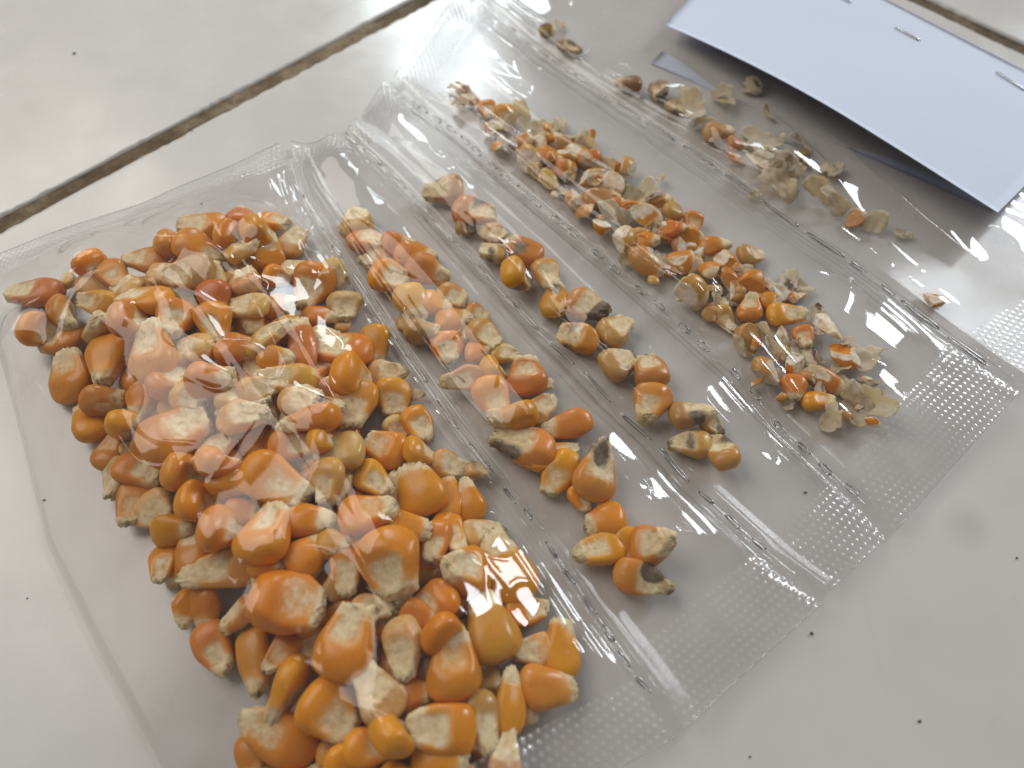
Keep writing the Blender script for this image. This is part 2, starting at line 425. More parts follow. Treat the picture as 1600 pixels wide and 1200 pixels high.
# ------------------------------------------------------------------ what lies in the pouches, traced from the photograph
# x y length width tip-direction pose colour   (pose: g germ face up, o back up, s on its edge, e crown up, t tip up, p pale, a few with film glare put into their colour, m mouldy)
K1 = """52 461 90 52 180 g r|106 437 30 26 -90 p c|147 420 48 46 60 e o|178 431 60 44 60 g r|228 408 64 48 180 g r|319 353 78 46 180 g o
378 338 46 42 -80 o r|428 347 56 42 10 g o|269 384 44 42 0 e r|309 387 70 54 20 o o|362 372 46 44 0 e o|406 366 50 46 0 e o|378 390 50 42 -20 p c
419 394 58 48 -90 g o|456 378 52 42 -60 p c|294 428 76 56 180 g t|225 465 90 54 195 g o|150 470 60 44 190 g y|103 490 60 38 40 s r
153 512 46 46 0 t c|62 517 50 48 0 e o|97 533 66 52 180 g r|206 502 56 48 0 e r|272 497 64 60 110 g r|334 466 56 52 90 o r|334 506 68 56 90 g o
384 436 60 46 -90 p c|431 434 34 28 0 e y|456 422 46 34 -10 p c|388 478 62 46 180 p c|437 478 48 42 0 o r|172 563 88 64 92 o o|238 550 92 70 -92 g o
303 544 60 48 180 p c|415 530 72 48 -20 g c|472 537 86 46 -90 o r|369 545 62 50 0 o r|487 447 72 62 120 g o|500 494 54 40 0 o o|522 428 52 42 30 p c
540 481 52 54 90 p t|537 547 88 64 180 g o|587 540 64 48 90 o o|537 505 30 26 -80 p c|506 525 42 36 0 p c|110 588 84 66 -100 g o|162 631 58 44 0 s r
225 622 66 54 90 o o|203 664 58 42 0 s y|137 660 72 48 -120 o o|266 597 64 54 -45 g r|277 678 108 86 -35 g r|297 622 62 48 20 p c|331 597 72 46 0 s r
381 653 84 54 10 p c|375 625 72 42 10 p c|406 606 62 44 -20 p c|450 590 88 50 190 g c|472 625 68 56 5 p c|172 706 58 44 -60 g r|200 703 30 26 0 p c
219 737 78 54 20 g r|181 744 62 44 100 p t|290 737 58 50 0 e r|341 725 60 54 0 e r|359 753 70 56 0 o o|431 753 108 78 25 g o|212 784 74 54 100 g r
247 800 68 62 40 p c|272 828 66 52 0 o o|312 785 58 52 0 e o|350 828 64 58 0 e o|416 831 94 86 -70 g o|306 850 100 50 -92 g r|256 881 66 44 90 g o
276 888 58 38 100 o o|350 888 106 66 170 g c|481 815 78 54 0 o o|483 866 72 58 -45 o o|459 697 72 52 0 g r|484 659 88 44 170 s o|528 708 78 62 170 g c
509 753 74 56 100 g c|553 632 82 66 100 g o|550 590 62 52 0 e o|603 584 56 42 0 p c|612 622 60 54 100 g o|650 617 24 18 0 p c|655 662 58 50 60 g o
619 670 42 36 60 p t|600 700 74 60 200 g o|657 706 48 44 0 e o|700 728 56 46 20 p r|584 750 70 50 40 g y|656 764 82 74 -110 o o|700 778 78 50 -100 o o
733 784 62 48 -100 o o|572 803 82 72 -15 g o|635 828 68 56 0 o o|682 848 72 48 100 g r|706 831 76 48 60 g o|752 831 66 48 -20 p t|609 882 106 98 80 g o
728 890 76 64 180 t o|794 892 98 78 -110 o o|541 884 94 50 92 g r|456 940 116 100 10 g o|678 944 74 64 150 g o|544 1000 116 88 -70 g o|631 1012 90 64 90 p c
706 1040 98 82 -95 g o|697 992 62 52 0 e o|591 1084 88 74 -120 p t|519 1112 94 86 40 g o|453 1075 92 46 110 s y|400 1031 98 54 80 o r|441 1022 62 48 130 g o
337 1012 88 58 60 g r|372 959 66 50 150 p r|431 1150 126 70 -150 g o|691 1137 98 82 190 g o|622 1150 72 60 0 e o|647 1084 54 48 0 o r|759 1125 88 50 75 g t
581 1168 82 56 0 g y|747 1153 56 40 30 p c|550 1195 82 60 0 o o|690 1192 90 66 0 o o|394 1184 72 56 90 o r|319 950 62 50 90 o r|766 978 104 82 -110 o r
825 956 72 48 -10 g r|875 1010 88 60 -90 o o|837 1016 62 54 180 p r|853 1072 82 66 0 o r|797 1097 88 48 -90 o o|630 1235 90 70 30 g o|470 1240 92 70 -40 o o
540 1262 90 66 120 g o|720 1240 80 60 80 o r|420 1230 74 52 20 g c|790 1180 70 46 -80 p c|293 950 58 46 100 o o|510 640 54 44 0 o r|430 560 54 44 0 o o
655 965 60 48 20 o r|580 950 62 48 0 p c|505 690 44 40 0 e o|520 850 56 46 0 o o|745 735 38 34 0 p t|420 880 60 48 0 o o|380 800 54 44 0 o r|232 700 50 40 0 o r"""
K2 = """556 347 56 50 -90 p t|572 374 56 46 10 g r|584 403 42 36 170 p c|619 384 48 42 0 o r|650 397 62 46 10 o r|609 434 60 52 20 g o|665 425 62 48 30 o r
645 472 62 50 60 o y|680 472 52 44 0 o o|706 465 48 44 20 g r|662 519 56 32 0 s t|709 500 52 44 0 o r|700 542 50 50 80 g o|725 519 36 28 60 p c|759 525 62 46 40 g t
747 550 38 34 0 o o|787 553 42 36 20 p c|731 589 70 46 170 g c|772 577 38 34 0 e o|770 624 72 52 60 g o|822 588 60 60 -100 g r|803 652 70 42 170 s o
845 637 60 40 -50 p t|819 697 90 64 200 m o|888 666 72 44 160 o r|866 711 86 42 -15 g y|874 742 78 54 110 g o|934 737 82 64 -70 m r|908 778 44 36 60 g y
945 812 60 54 170 o o|940 858 78 54 162 g y|981 853 56 46 90 o o|1019 853 60 58 10 t r|1003 906 80 54 20 m o|640 505 40 30 0 p t|850 600 34 26 0 p c|745 492 40 36 20 p r"""
K3 = """694 297 58 48 180 p t|741 331 66 52 10 g r|728 356 34 28 0 m b|772 366 44 38 30 g t|769 394 46 38 180 p t|816 391 68 48 200 o o|808 431 50 46 0 e y
856 429 58 46 60 p r|866 469 60 46 -80 o y|914 479 64 54 20 m r|902 525 70 50 200 g y|962 516 58 54 -30 m t|966 566 58 56 -30 m t|1016 578 60 58 -110 g r
1019 630 72 60 100 g o|1077 646 62 50 0 g t|1112 664 42 34 40 p c|1079 693 62 46 180 p c|1128 706 62 48 -100 m r"""
# fragments (k small kernel, f broken piece, h husk flake)
K4 = """716 137 30 22 10 h c|734 156 27 24 0 f t|762 172 42 34 80 k o|787 182 46 36 100 k y|772 203 32 26 20 f o|780 231 32 22 80 f o|797 216 40 28 90 h c|806 178 44 32 30 h t
819 219 46 34 40 f r|831 200 42 32 0 h t|859 215 34 28 0 k o|859 244 48 36 20 k o|828 250 46 34 60 f c|839 266 28 24 0 f t|859 281 40 25 60 f c|878 262 34 28 0 f r
892 269 44 26 80 k y|876 300 24 16 0 h t|897 212 38 28 30 h r|925 237 52 30 40 h c|900 240 42 32 10 f t|922 250 42 32 30 f r|925 278 50 26 -10 f c|953 290 44 34 30 f r
980 265 38 32 80 f c|900 312 44 30 80 f c|941 309 72 42 -10 k t|916 334 32 28 0 f c|941 356 36 30 40 f o|962 337 48 36 20 h c|991 306 42 30 40 f g|1012 300 42 30 20 h t
1050 328 48 38 -90 k t|1009 341 44 36 20 f o|1031 346 38 26 40 h c|1084 347 42 36 90 k r|1053 360 44 34 10 f r|975 372 44 36 -60 f c|1009 376 46 40 20 k o|1078 372 40 32 0 f o
1116 383 52 38 0 k r|1173 397 52 42 -15 k t|1012 412 58 44 20 f c|984 403 32 24 60 h c|1041 403 42 32 -30 h c|1066 409 44 36 0 f o|1086 416 36 24 90 f c|1108 425 38 34 80 f o
1109 400 48 24 10 h c|1134 409 42 34 50 f y|1044 423 26 20 0 f o|1075 456 58 48 20 f c|1112 453 28 24 0 f t|1137 440 46 34 60 f r|1156 428 42 30 20 h r|1178 444 56 38 -30 f o
1212 450 46 34 60 h t|1231 440 44 32 80 h b|1250 450 34 26 0 h t|1119 484 56 36 -35 k t|1131 497 50 36 60 k t|1169 481 50 46 -100 k r|1228 490 66 46 0 k y|1169 531 50 46 100 f t
1222 525 34 30 40 f c|1194 519 38 24 50 h t|1256 525 46 40 80 k r|1266 556 32 26 90 f g|1294 510 56 36 55 f r|1278 487 28 22 60 h b|1319 556 58 36 10 f o|1350 552 62 48 20 h y
1241 569 40 32 20 f o|1212 547 42 26 50 h r|1197 581 46 40 40 f c|1287 594 68 30 20 f r|1316 594 44 26 20 h c|1347 600 48 24 -10 h b|1241 606 48 46 90 k r|1278 625 56 38 0 k y
1300 653 44 34 60 h c|1331 656 38 30 40 h c|1359 631 64 50 30 h y|1337 619 48 34 20 h c|1231 631 24 18 0 h c|880 225 36 28 0 f t|845 225 36 30 0 f r|955 262 36 28 20 h t|985 330 38 30 0 f o
1030 315 34 26 0 f t|1065 385 34 28 40 f t|1040 372 36 30 0 f r|1150 455 36 30 0 f t|1200 470 34 28 30 f o|1145 470 30 24 0 h c|1250 545 36 28 0 h t|1265 590 32 26 0 f t|1230 465 30 24 0 f r
875 195 34 24 40 h r|910 220 36 24 30 h c|1000 365 30 24 0 f c|960 320 34 26 0 f r|1095 395 32 26 0 f t|1307 575 34 26 0 h t|1190 455 32 26 10 f r"""
K5 = """853 48 28 24 0 f b|875 38 22 15 60 h t|887 72 44 30 10 m g|984 131 44 34 180 k b|1031 142 48 40 60 m g|1056 170 42 34 40 m b|1082 168 54 46 80 h t|1075 140 42 26 20 h t
1131 154 48 30 30 h b|1176 131 38 26 30 h b|1198 176 24 16 60 h t|1120 206 50 42 0 k t|1150 225 36 32 0 k t|1150 246 28 18 10 f r|1191 221 72 44 20 h c|1184 251 48 34 30 h c|1232 244 66 46 30 h g
1255 247 34 28 70 m g|1221 285 58 44 20 h t|1255 221 38 24 40 h b|1300 262 44 30 -40 h c|1281 296 54 34 20 h c|1307 315 48 34 30 h c|1337 341 38 28 -40 f t|1364 346 48 34 20 h c
1410 366 28 16 20 h b|1180 303 20 16 0 h c|1454 468 36 32 10 f r|1100 188 34 28 0 h t|1240 268 36 28 20 h t|1205 262 36 26 0 h c"""
def rows(t):
    for e in t.replace('\n', '|').split('|'):
        if e.strip():
            f = e.split(); yield [float(v) for v in f[:5]] + f[5:]

ITEMS = []          # world verts for draping, with metadata
SEAMS_PX = [
    [(-45, 418), (-10, 520), (35, 690), (73, 850), (160, 1030), (254, 1200), (330, 1340), (430, 1500)],
    [(445, 225), (475, 309), (550, 428), (634, 555), (716, 670), (787, 762), (870, 872), (940, 975), (1017, 1081), (1062, 1145)],
    [(537, 206), (597, 259), (672, 334), (750, 419), (842, 517), (897, 569), (953, 628), (1016, 687), (1075, 753), (1152, 822), (1230, 890), (1290, 932)],
    [(610, 125), (662, 172), (727, 220), (789, 277), (870, 344), (933, 397), (1001, 455), (1069, 514), (1147, 584), (1216, 666), (1289, 733), (1345, 785), (1392, 834)],
    [(725, -20), (806, 50), (859, 93), (947, 153), (1055, 222), (1116, 262), (1176, 304), (1246, 356), (1319, 403), (1397, 462), (1466, 516), (1544, 573), (1596, 606)],
    [(1090, -150), (1250, -60), (1400, 20), (1560, 105), (1720, 185), (1880, 265), (2010, 330)]]
SEAM_Z = [0.0006, 0.0034, 0.0020, 0.0014, 0.0022, 0.0030]

def resample(pts, n):
    pts = np.asarray(pts); d = np.r_[0, np.cumsum(np.linalg.norm(np.diff(pts, axis=0), axis=1))]
    # smooth by Catmull-like dense interpolation then blur
    t = np.linspace(0, d[-1], n)
    q = np.stack([np.interp(t, d, pts[:, k]) for k in range(pts.shape[1])], 1)
    for _ in range(3):
        q[1:-1] = (q[:-2] + 2 * q[1:-1] + q[2:]) / 4
    return q
NV = 420
SEAM = [resample([at(x, y, z)[:2] for x, y in p], NV) for p, z in zip(SEAMS_PX, SEAM_Z)]

def pile_base(xy):
    """extra height of the heap in the wide pouch, above one layer"""
    A, B = SEAM[0], SEAM[1]
    iB = np.argmin(np.linalg.norm(B - xy, axis=1)); dB = np.linalg.norm(B[iB] - xy)
    cx = np.array([at(x, y, 0.006)[:2] for x, y in ((40, 480), (130, 650), (200, 800), (270, 950), (370, 1090), (400, 1250))])
    seg = min(np.linalg.norm(cx[i] + (cx[i + 1] - cx[i]) * t - xy) for i in range(5) for t in np.linspace(0, 1, 8))
    top = np.array([at(x, y, 0.006)[:2] for x, y in ((60, 430), (300, 330), (430, 320))])
    sg2 = min(np.linalg.norm(top[i] + (top[i + 1] - top[i]) * t - xy) for i in range(2) for t in np.linspace(0, 1, 8))
    d = min(dB - 0.006, seg, sg2 + 0.002)
    return 0.0062 * float(sstep(0.002, 0.020, np.array(d)))

CNAME = {'o': 'orange', 'r': 'salmon orange', 'y': 'golden yellow', 'c': 'cream', 't': 'tan', 'b': 'brown', 'g': 'greyish brown'}
seed_i = 100
def place(row, pouch, layer_z=None):
    global seed_i
    x, y, L, W, ang, pose, col = row
    seed_i += 1
    r = np.random.default_rng(seed_i)
    z0 = 0.0007
    bxy = at(x, y, 0.005)[:2]
    base = pile_base(bxy) if pouch == 1 and layer_z is None else 0.0
    if layer_z is not None: base = layer_z
    m = mm_px(x, y, 0.004 + base)
    m *= {1: 1.11, 2: 1.13, 3: 1.07, 4: 0.95, 5: 0.90}[pouch]
    Lm, Wm = L * m, W * m
    frag = pose in 'kfh' and pouch >= 4
    cc = list(PAL[col]); j = r.normal(size=3) * 0.06
    cc = [max(0.004, cc[0] * (1 + j[0])), max(0.004, cc[1] * (1 + j[0] + j[1] * 1.6)), max(0.002, cc[2] * (1 + j[2] * 3))]
    if pouch == 3: cc = [a_ * 0.68 + b_ * 0.25 for a_, b_ in zip(cc, (0.50, 0.30, 0.11))]
    roll, tilt = r.normal() * 0.22, r.normal() * 0.14
    mat = M_CORN
    if pose == 'h':
        geo = husk_geo(Lm * 1.12, Wm * 1.12, seed_i, dark=(0.45 if pouch == 5 else 0.75) if col in 'bg' else 0.12)
        mat = M_HUSK; roll *= 2; tilt *= 2; name = 'husk_flake'
    elif pose == 'f':
        geo = fragment_geo(Lm * 1.06, Wm * 1.06, min(Lm, Wm) * 0.78, seed_i, 0.8 if col in 'c' else 0.42)
        roll *= 2; tilt *= 1.6; name = 'corn_fragment'
    else:
        name = 'corn_kernel'
        T = min(0.60 * Wm, 0.56 * Lm) * r.uniform(0.9, 1.1)
        kw = dict(germ=1.0)
        Lk, Wk = Lm, Wm
        if pose in 'ok': kw['germ'] = 0.0 if pose == 'o' else float(r.random() < 0.4)
        if pose == 'p': kw.update(pale=0.48, rag=1.5) if pouch == 1 else kw.update(pale=0.34, rag=1.6, dark=0.2 if pouch == 2 else 0.6)
        if pouch == 3 and pose in 'ogey': kw['dark'] = 0.5
        if pose == 'm': kw.update(pale=0.38, dark=0.75, rag=1.7)
        if pose == 's': T = Wm * 0.98; Wk = Wm * 1.35
        if pose in 'et':
            Lk = max(Lm, Wm) * 1.12; Wk = Lm * 1.04; T = Wm * 0.80
        geo = kernel_geo(Lk, Wk, T, seed_i, **kw)
        if pose == 'o': roll += math.pi if r.random() < 0.5 else 0
        if pose == 's': roll += math.pi / 2 * (1 if r.random() < 0.5 else -1)
        if pose == 'e': tilt += -0.95; roll += r.normal() * 0.5
        if pose == 't': tilt += 0.95
    if pose == 'h' and pouch == 5: cc = [0.70 + j[0], 0.56 + j[0] + j[1] * 0.5, 0.38 + j[1]]
    elif pose == 'h' and col not in 'bg': cc = [0.74 + j[0], 0.57 + j[0] + j[1] * 0.5, 0.36 + j[1]]
    V, F, mk = geo
    # yaw so that the tip points along the traced picture direction
    a = math.radians(ang); e = 6
    d = at(x + e * math.cos(a), y + e * math.sin(a), 0.004)[:2] - at(x - e * math.cos(a), y - e * math.sin(a), 0.004)[:2]
    yaw = math.atan2(d[1], d[0]) + r.normal() * 0.05
    R = Matrix.Rotation(yaw, 3, 'Z') @ Matrix.Rotation(-tilt, 3, 'Y') @ Matrix.Rotation(roll, 3, 'X')
    Vw = V @ np.array(R).T
    hz = -Vw[:, 2].min()
    zc = z0 + base + hz
    pc = at(x, y, zc)
    o = mesh_obj(name, V, F, mat)
    set_mask(o.data, mk)
    o.rotation_euler = R.to_euler(); o.location = pc
    o.color = (*cc, 1)
    ITEMS.append(dict(o=o, V=Vw + pc, x=x, y=y, L=L, W=W, ang=ang, pose=pose, col=col, pouch=pouch, name=name, hidden=layer_z is not None, big=Lm))
    return o
for t, p in ((K1, 1), (K2, 2), (K3, 3), (K4, 4), (K5, 5)):
    for rw in rows(t): place(rw, p)
# small chips strewn among the broken corn
rc = np.random.default_rng(21)
K4L = list(rows(K4))
for _ in range(95):
    b_ = K4L[rc.integers(len(K4L))]
    place([b_[0] + rc.normal() * 14, b_[1] + rc.normal() * 12, rc.uniform(14, 30), rc.uniform(11, 20), rc.uniform(0, 360), rc.choice(['f', 'f', 'h']), rc.choice(['c', 'c', 'o', 'r', 't'])], 4, rc.uniform(0.0003, 0.0022))
# lower layer of the heap, glimpsed between the upper kernels
rf = np.random.default_rng(3)
HEAP = [(60, 470), (300, 345), (440, 340), (560, 470), (650, 620), (740, 740), (820, 900), (880, 1040), (820, 1150), (740, 1260), (420, 1260), (370, 1100), (300, 960), (220, 820), (150, 680), (80, 560)]
def inside(x, y):
    c = False
    for (x1, y1), (x2, y2) in zip(HEAP, HEAP[1:] + HEAP[:1]):
        if (y1 > y) != (y2 > y) and x < (x2 - x1) * (y - y1) / (y2 - y1) + x1: c = not c
    return c
for gx_ in range(60, 900, 54):
    for gy_ in range(360, 1300, 54):
        px_, py_ = gx_ + rf.uniform(-14, 14), gy_ + rf.uniform(-14, 14)
        b = pile_base(at(px_, py_, 0.005)[:2])
        if b > 0.0036 and inside(px_, py_):
            place([px_, py_, 78, 60, rf.uniform(0, 360), rf.choice(['o', 'g', 'o', 'p']), rf.choice(['o', 'r', 'o', 'c'])], 1, 0.0)

for gx_ in range(80, 900, 66):
    for gy_ in range(375, 1300, 66):
        px_, py_ = gx_ + rf.uniform(-18, 18), gy_ + rf.uniform(-18, 18)
        b = pile_base(at(px_, py_, 0.005)[:2])
        if b > 0.0045 and inside(px_, py_):
            place([px_, py_, 58, 46, rf.uniform(0, 360), rf.choice(['o', 'g', 'p', 'p']), rf.choice(['o', 'r', 'c', 'c'])], 1, b * 0.62)

# ------------------------------------------------------------------ the strip of clear pouches
strip = bpy.data.objects.new('pouch_strip', None); COL.objects.link(strip)
strip.location = (0, 0, 0)
tag(strip, 'strip of clear plastic pouches joined by perforated seams, lying on the white tiles', 'plastic pouches')

# height raster of everything inside
X0, Y0, CELL = -0.22, -0.10, 0.0004
NX, NY = 1200, 1100
RAS = np.zeros((NX, NY), dtype=np.float32)
for it in ITEMS:
    V = it['V']
    ix = np.clip(((V[:, 0] - X0) / CELL).astype(int), 1, NX - 2); iy = np.clip(((V[:, 1] - Y0) / CELL).astype(int), 1, NY - 2)
    np.maximum.at(RAS, (ix, iy), V[:, 2])
for _ in range(3):
    m = RAS.copy()
    for dx in (-1, 0, 1):
        for dy in (-1, 0, 1):
            m = np.maximum(m, np.roll(np.roll(RAS, dx, 0), dy, 1))
    RAS = m
def ras(xy):
    ix = np.clip(((xy[..., 0] - X0) / CELL).astype(int), 0, NX - 1); iy = np.clip(((xy[..., 1] - Y0) / CELL).astype(int), 0, NY - 1)
    return RAS[ix, iy]

HALF = 0.0014        # half width of a perforated seam
def seam_normals(q):
    d = np.gradient(q, axis=0); d /= np.linalg.norm(d, axis=1, keepdims=True)
    return np.stack([-d[:, 1], d[:, 0]], 1)      # to the far/right side of the run
NRM = [seam_normals(q) for q in SEAM]
V0 = [0.055, 0.06, 0.06, 0.085, 0.06]          # share of the length taken by the far seal, per pouch
V1 = [0.935, 0.915, 0.92, 0.915, 0.92]           # where the near seal starts
AIR = [0.0015, 0.0068, 0.0068, 0.0058, 0.0034]   # height the film keeps where nothing holds it up
CREST = [0.5, 0.55, 0.42, 0.60, 0.35]
NU = [300, 130, 110, 180, 240]
CREASE = {0: [[(200, 395), (290, 450), (420, 640), (520, 800), (600, 930), (680, 1080)], [(440, 300), (470, 370), (480, 400), (560, 470)], [(10, 530), (95, 750), (150, 890), (205, 1010)],
              [(470, 560), (440, 640), (330, 800), (260, 850)], [(400, 440), (460, 520), (600, 760)], [(720, 960), (780, 1030), (860, 1070)], [(390, 900), (360, 1060), (390, 1150)], [(930, 1060), (960, 1110)], [(860, 1150), (940, 1130)], [(620, 660), (760, 880), (860, 1000)]],
          1: [[(560, 350), (620, 390), (690, 470), (850, 690), (905, 750)], [(610, 335), (720, 430), (840, 600), (1000, 760)], [(1030, 850), (1080, 920), (1130, 972)], [(980, 760), (1060, 850), (1128, 965)]],
          2: [[(620, 230), (720, 300), (800, 370), (872, 470)], [(700, 260), (850, 390), (1000, 540), (1180, 720)], [(1180, 770), (1225, 830), (1243, 852)], [(1170, 850), (1243, 855)]],
          3: [[(760, 130), (840, 195), (900, 240), (1050, 335)], [(960, 250), (1080, 330)], [(1320, 440), (1390, 500), (1480, 565)], [(1290, 480), (1400, 560), (1470, 600)]],
          4: [[(1170, 150), (1270, 250), (1340, 330), (1440, 420)], [(1100, 190), (1200, 290), (1330, 370), (1480, 470)], [(1240, 160), (1380, 290), (1520, 400)]]}
def seg_dist(P, pl):
    best = np.full(P.shape[:-1], 1e9); side = np.zeros(P.shape[:-1])
    for a, b in zip(pl[:-1], pl[1:]):
        ab = b - a; t = np.clip(((P - a) @ ab) / (ab @ ab), 0, 1)
        q = a + t[..., None] * ab
        d = np.linalg.norm(P - q, axis=-1)
        cr = ab[0] * (P[..., 1] - a[1]) - ab[1] * (P[..., 0] - a[0])
        side = np.where(d < best, np.sign(cr), side); best = np.minimum(best, d)
    return best, side
def up2(z, nu, nv):
    a = np.linspace(0, z.shape[0] - 1, nu); b = np.linspace(0, z.shape[1] - 1, nv)
    i = np.minimum(a.astype(int), z.shape[0] - 2); j = np.minimum(b.astype(int), z.shape[1] - 2)
    fa = (a - i)[:, None]; fb = (b - j)[None]
    return (z[i][:, j] * (1 - fa) + z[i + 1][:, j] * fa) * (1 - fb) + (z[i][:, j + 1] * (1 - fa) + z[i + 1][:, j + 1] * fa) * fb
def relax(O, z, n, press):
    for _ in range(n):
        a = (z[:-2, 1:-1] + z[2:, 1:-1] + z[1:-1, :-2] + z[1:-1, 2:]) / 4 + press
        z[1:-1, 1:-1] = np.maximum(O[1:-1, 1:-1], a)
    return z
PANEL = []
for i in range(5):
    nu, nv = NU[i], NV
    offA = HALF if i > 0 else 0.0; offB = HALF if i < 4 else 0.0
    A = SEAM[i].copy(); B = SEAM[i + 1].copy()
    sA = np.sign(np.sum(NRM[i] * (B - A), axis=1))[:, None]
    A = A + NRM[i] * sA * offA; B = B - NRM[i + 1] * np.sign(np.sum(NRM[i + 1] * (B - A), axis=1))[:, None] * offB
    u = np.linspace(0, 1, nu)[:, None]; v = np.linspace(0, 1, nv)[None, :]
    xy = A[None] * (1 - u[..., None]) + B[None] * u[..., None]
    zA, zB = SEAM_Z[i], SEAM_Z[i + 1]
    lin = zA * (1 - u) + zB * u + 0 * v
    v0, v1 = V0[i], V1[i]
    endt = sstep(0, 0.035, v - v0) * sstep(0, 0.05, v1 - v)
    c = CREST[i]
    prof = np.where(u < c, u / c, (1 - u) / (1 - c))
    prof = np.sin(np.clip(prof, 0, 1) * math.pi / 2) ** 0.75
    air = AIR[i] * prof * endt
    low = lin * (0.35 + 0.65 * (np.abs(2 * u - 1) ** 3)) + air          # sag between the raised seams
    wr = vnoise(u * 3 + 0 * v, v * 9, 40 + i) * 0.0010 * endt * np.sin(np.pi * u)
    low = low + wr
    sealh = lin * (0.12 + 0.88 * np.abs(2 * u - 1) ** 2) + 0.0006 + 0.0011 * vnoise(u * 4 + 3, v * 10, 60 + i) * np.sin(np.pi * u)
    k = np.clip(endt, 0, 1)
    O = np.maximum(low * k + sealh * (1 - k), (ras(xy) + 0.00025) * (ras(xy) > 0.0012))
    Oc = O[::4, ::4]
    # coarse max so nothing pokes through
    P = np.pad(O, ((0, 4), (0, 4)), mode='edge')
    Oc = np.max([P[a:a + nu:4, b:b + nv:4] for a in range(4) for b in range(4)], axis=0)
    zc = relax(Oc, Oc.copy(), 260 if i == 0 else 90, 0.0)
    z = np.maximum(O, up2(zc, nu, nv))
    z = relax(O, z, 60, 0.0)
    for _ in range(10): z[1:-1, 1:-1] = (z[:-2, 1:-1] + z[2:, 1:-1] + z[1:-1, :-2] + z[1:-1, 2:]) / 4
    # edges meet the seams
    eu = np.minimum(u, 1 - u) * np.linalg.norm((B - A).mean(0))
    z = z * sstep(0, 0.002, eu) + lin * (1 - sstep(0, 0.002, eu)) if i else z
    # creases and wrinkles
    Lw = np.linalg.norm((B - A), axis=1).mean(); Lv = np.linalg.norm(np.diff(SEAM[i], axis=0), axis=1).sum()
    r1 = 1 - np.abs(2 * vnoise(u * Lw / 0.0045 + 1.5 * vnoise(u * 3, v * 6, 5 + i), v * Lv / 0.030 + 3 * u, 80 + i) - 1)
    r2 = 1 - np.abs(2 * vnoise(u * Lw / 0.012 + v * Lv / 0.016, v * Lv / 0.020 - u * Lw / 0.03, 90 + i) - 1)
    r3 = 1 - np.abs(2 * vnoise(u * Lw / 0.008 - v * Lv / 0.011 + 2 * vnoise(u * 5, v * 9, 15 + i), v * Lv / 0.013 + u * Lw / 0.02, 120 + i) - 1)
    z = z + (0.00022 if i == 0 else 0.00010) * r3 ** 8 * k * sstep(0, 0.003, eu)
    z = z + (0.00009 * r1 ** 3 + 0.00030 * r2 ** 3) * k * sstep(0, 0.003, eu)
    # long soft folds running beside the seams
    for q_, (uf, am_) in enumerate(((0.06, 1.0), (0.12, 0.7), (0.20, 0.5), (0.80, 0.5), (0.885, 0.8), (0.945, 1.0))):
        if i == 0 and uf < 0.5: continue
        sc_ = 0.35 if i in (0, 4) else 1.0
        ufv = (uf if uf < 0.5 else 1 - uf) * sc_; ufv = ufv if uf < 0.5 else 1 - ufv
        cl_u = ufv + 0.02 * sc_ * (vnoise(v * 7, v * 0, 400 + 10 * i + q_) - 0.5)
        dd = np.abs(u - cl_u) * Lw
        z = z + am_ * 0.00042 * np.exp(-(dd / 0.00055) ** 2) * k * (0.25 + vnoise(v * 6, v * 0, 500 + 10 * i + q_))
    for cl in CREASE.get(i, []):
        pl = np.array([at(x, y, 0.008 if i == 0 else 0.005)[:2] for x, y in cl])
        d, sd = seg_dist(xy, pl)
        w = 0.0009; am = 0.6 if i == 0 else 1.0
        z = z + am * 0.00048 * np.exp(-np.sqrt(d * d + 4e-8) / w) + am * 0.00016 * sd * np.exp(-d / 0.0022) * (1 - np.exp(-d / 0.0005))
    # embossed dots in the seals
    dv = v * Lv; du = u * Lw
    pitch = 0.00138
    cu = du / pitch; cv = dv / pitch
    PANEL.append((xy, z, u, v))
    def part(name, a, b, mat, zz=None, xx=None):
        q = xy if xx is None else xx; w_ = z if zz is None else zz
        ja, jb = int(round(a * (nv - 1))), int(round(b * (nv - 1)))
        sub = np.concatenate([q[:, ja:jb + 1], w_[:, ja:jb + 1, None]], -1)
        return mesh_obj(name, sub.reshape(-1, 3), grid_faces(nu, jb - ja + 1), mat, strip, up=True)
    part('top_film', v0, v1, M_FILM)
    # underside sheet
    zb = np.minimum(lin * (np.abs(2 * u - 1) ** 4) + 0.0003 + 0.0002 * vnoise(u * 5, v * 14, 70 + i), z - 0.0002)
    sx = slice(None, None, 4)
    sub = np.concatenate([xy, zb[..., None]], -1)[sx, ::4]
    mesh_obj('bottom_film', sub.reshape(-1, 3), grid_faces(sub.shape[0], sub.shape[1]), M_BASE, strip, up=True)
    # seals: own finer grids with the dots raised in the mesh
    for a, b in ((0.0, v0), (v1, 1.0)):
        n_u = int(Lw / 0.00024); n_v = int((b - a) * Lv / 0.00024)
        uu = np.linspace(0, 1, n_u)[:, None]; vv = np.linspace(a, b, n_v)[None]
        ja = np.clip(vv * (nv - 1), 0, nv - 1.001); j0 = ja.astype(int); fj = ja - j0
        Ai = A[j0[0]] * (1 - fj[0][:, None]) + A[j0[0] + 1] * fj[0][:, None]; Bi = B[j0[0]] * (1 - fj[0][:, None]) + B[j0[0] + 1] * fj[0][:, None]
        q = Ai[None] * (1 - uu[..., None]) + Bi[None] * uu[..., None]
        iu = np.clip(uu * (nu - 1), 0, nu - 1.001); i0 = iu.astype(int); fi = iu - i0
        zz = (z[i0, j0] * (1 - fi) + z[i0 + 1, j0] * fi) * (1 - fj) + (z[i0, j0 + 1] * (1 - fi) + z[i0 + 1, j0 + 1] * fi) * fj
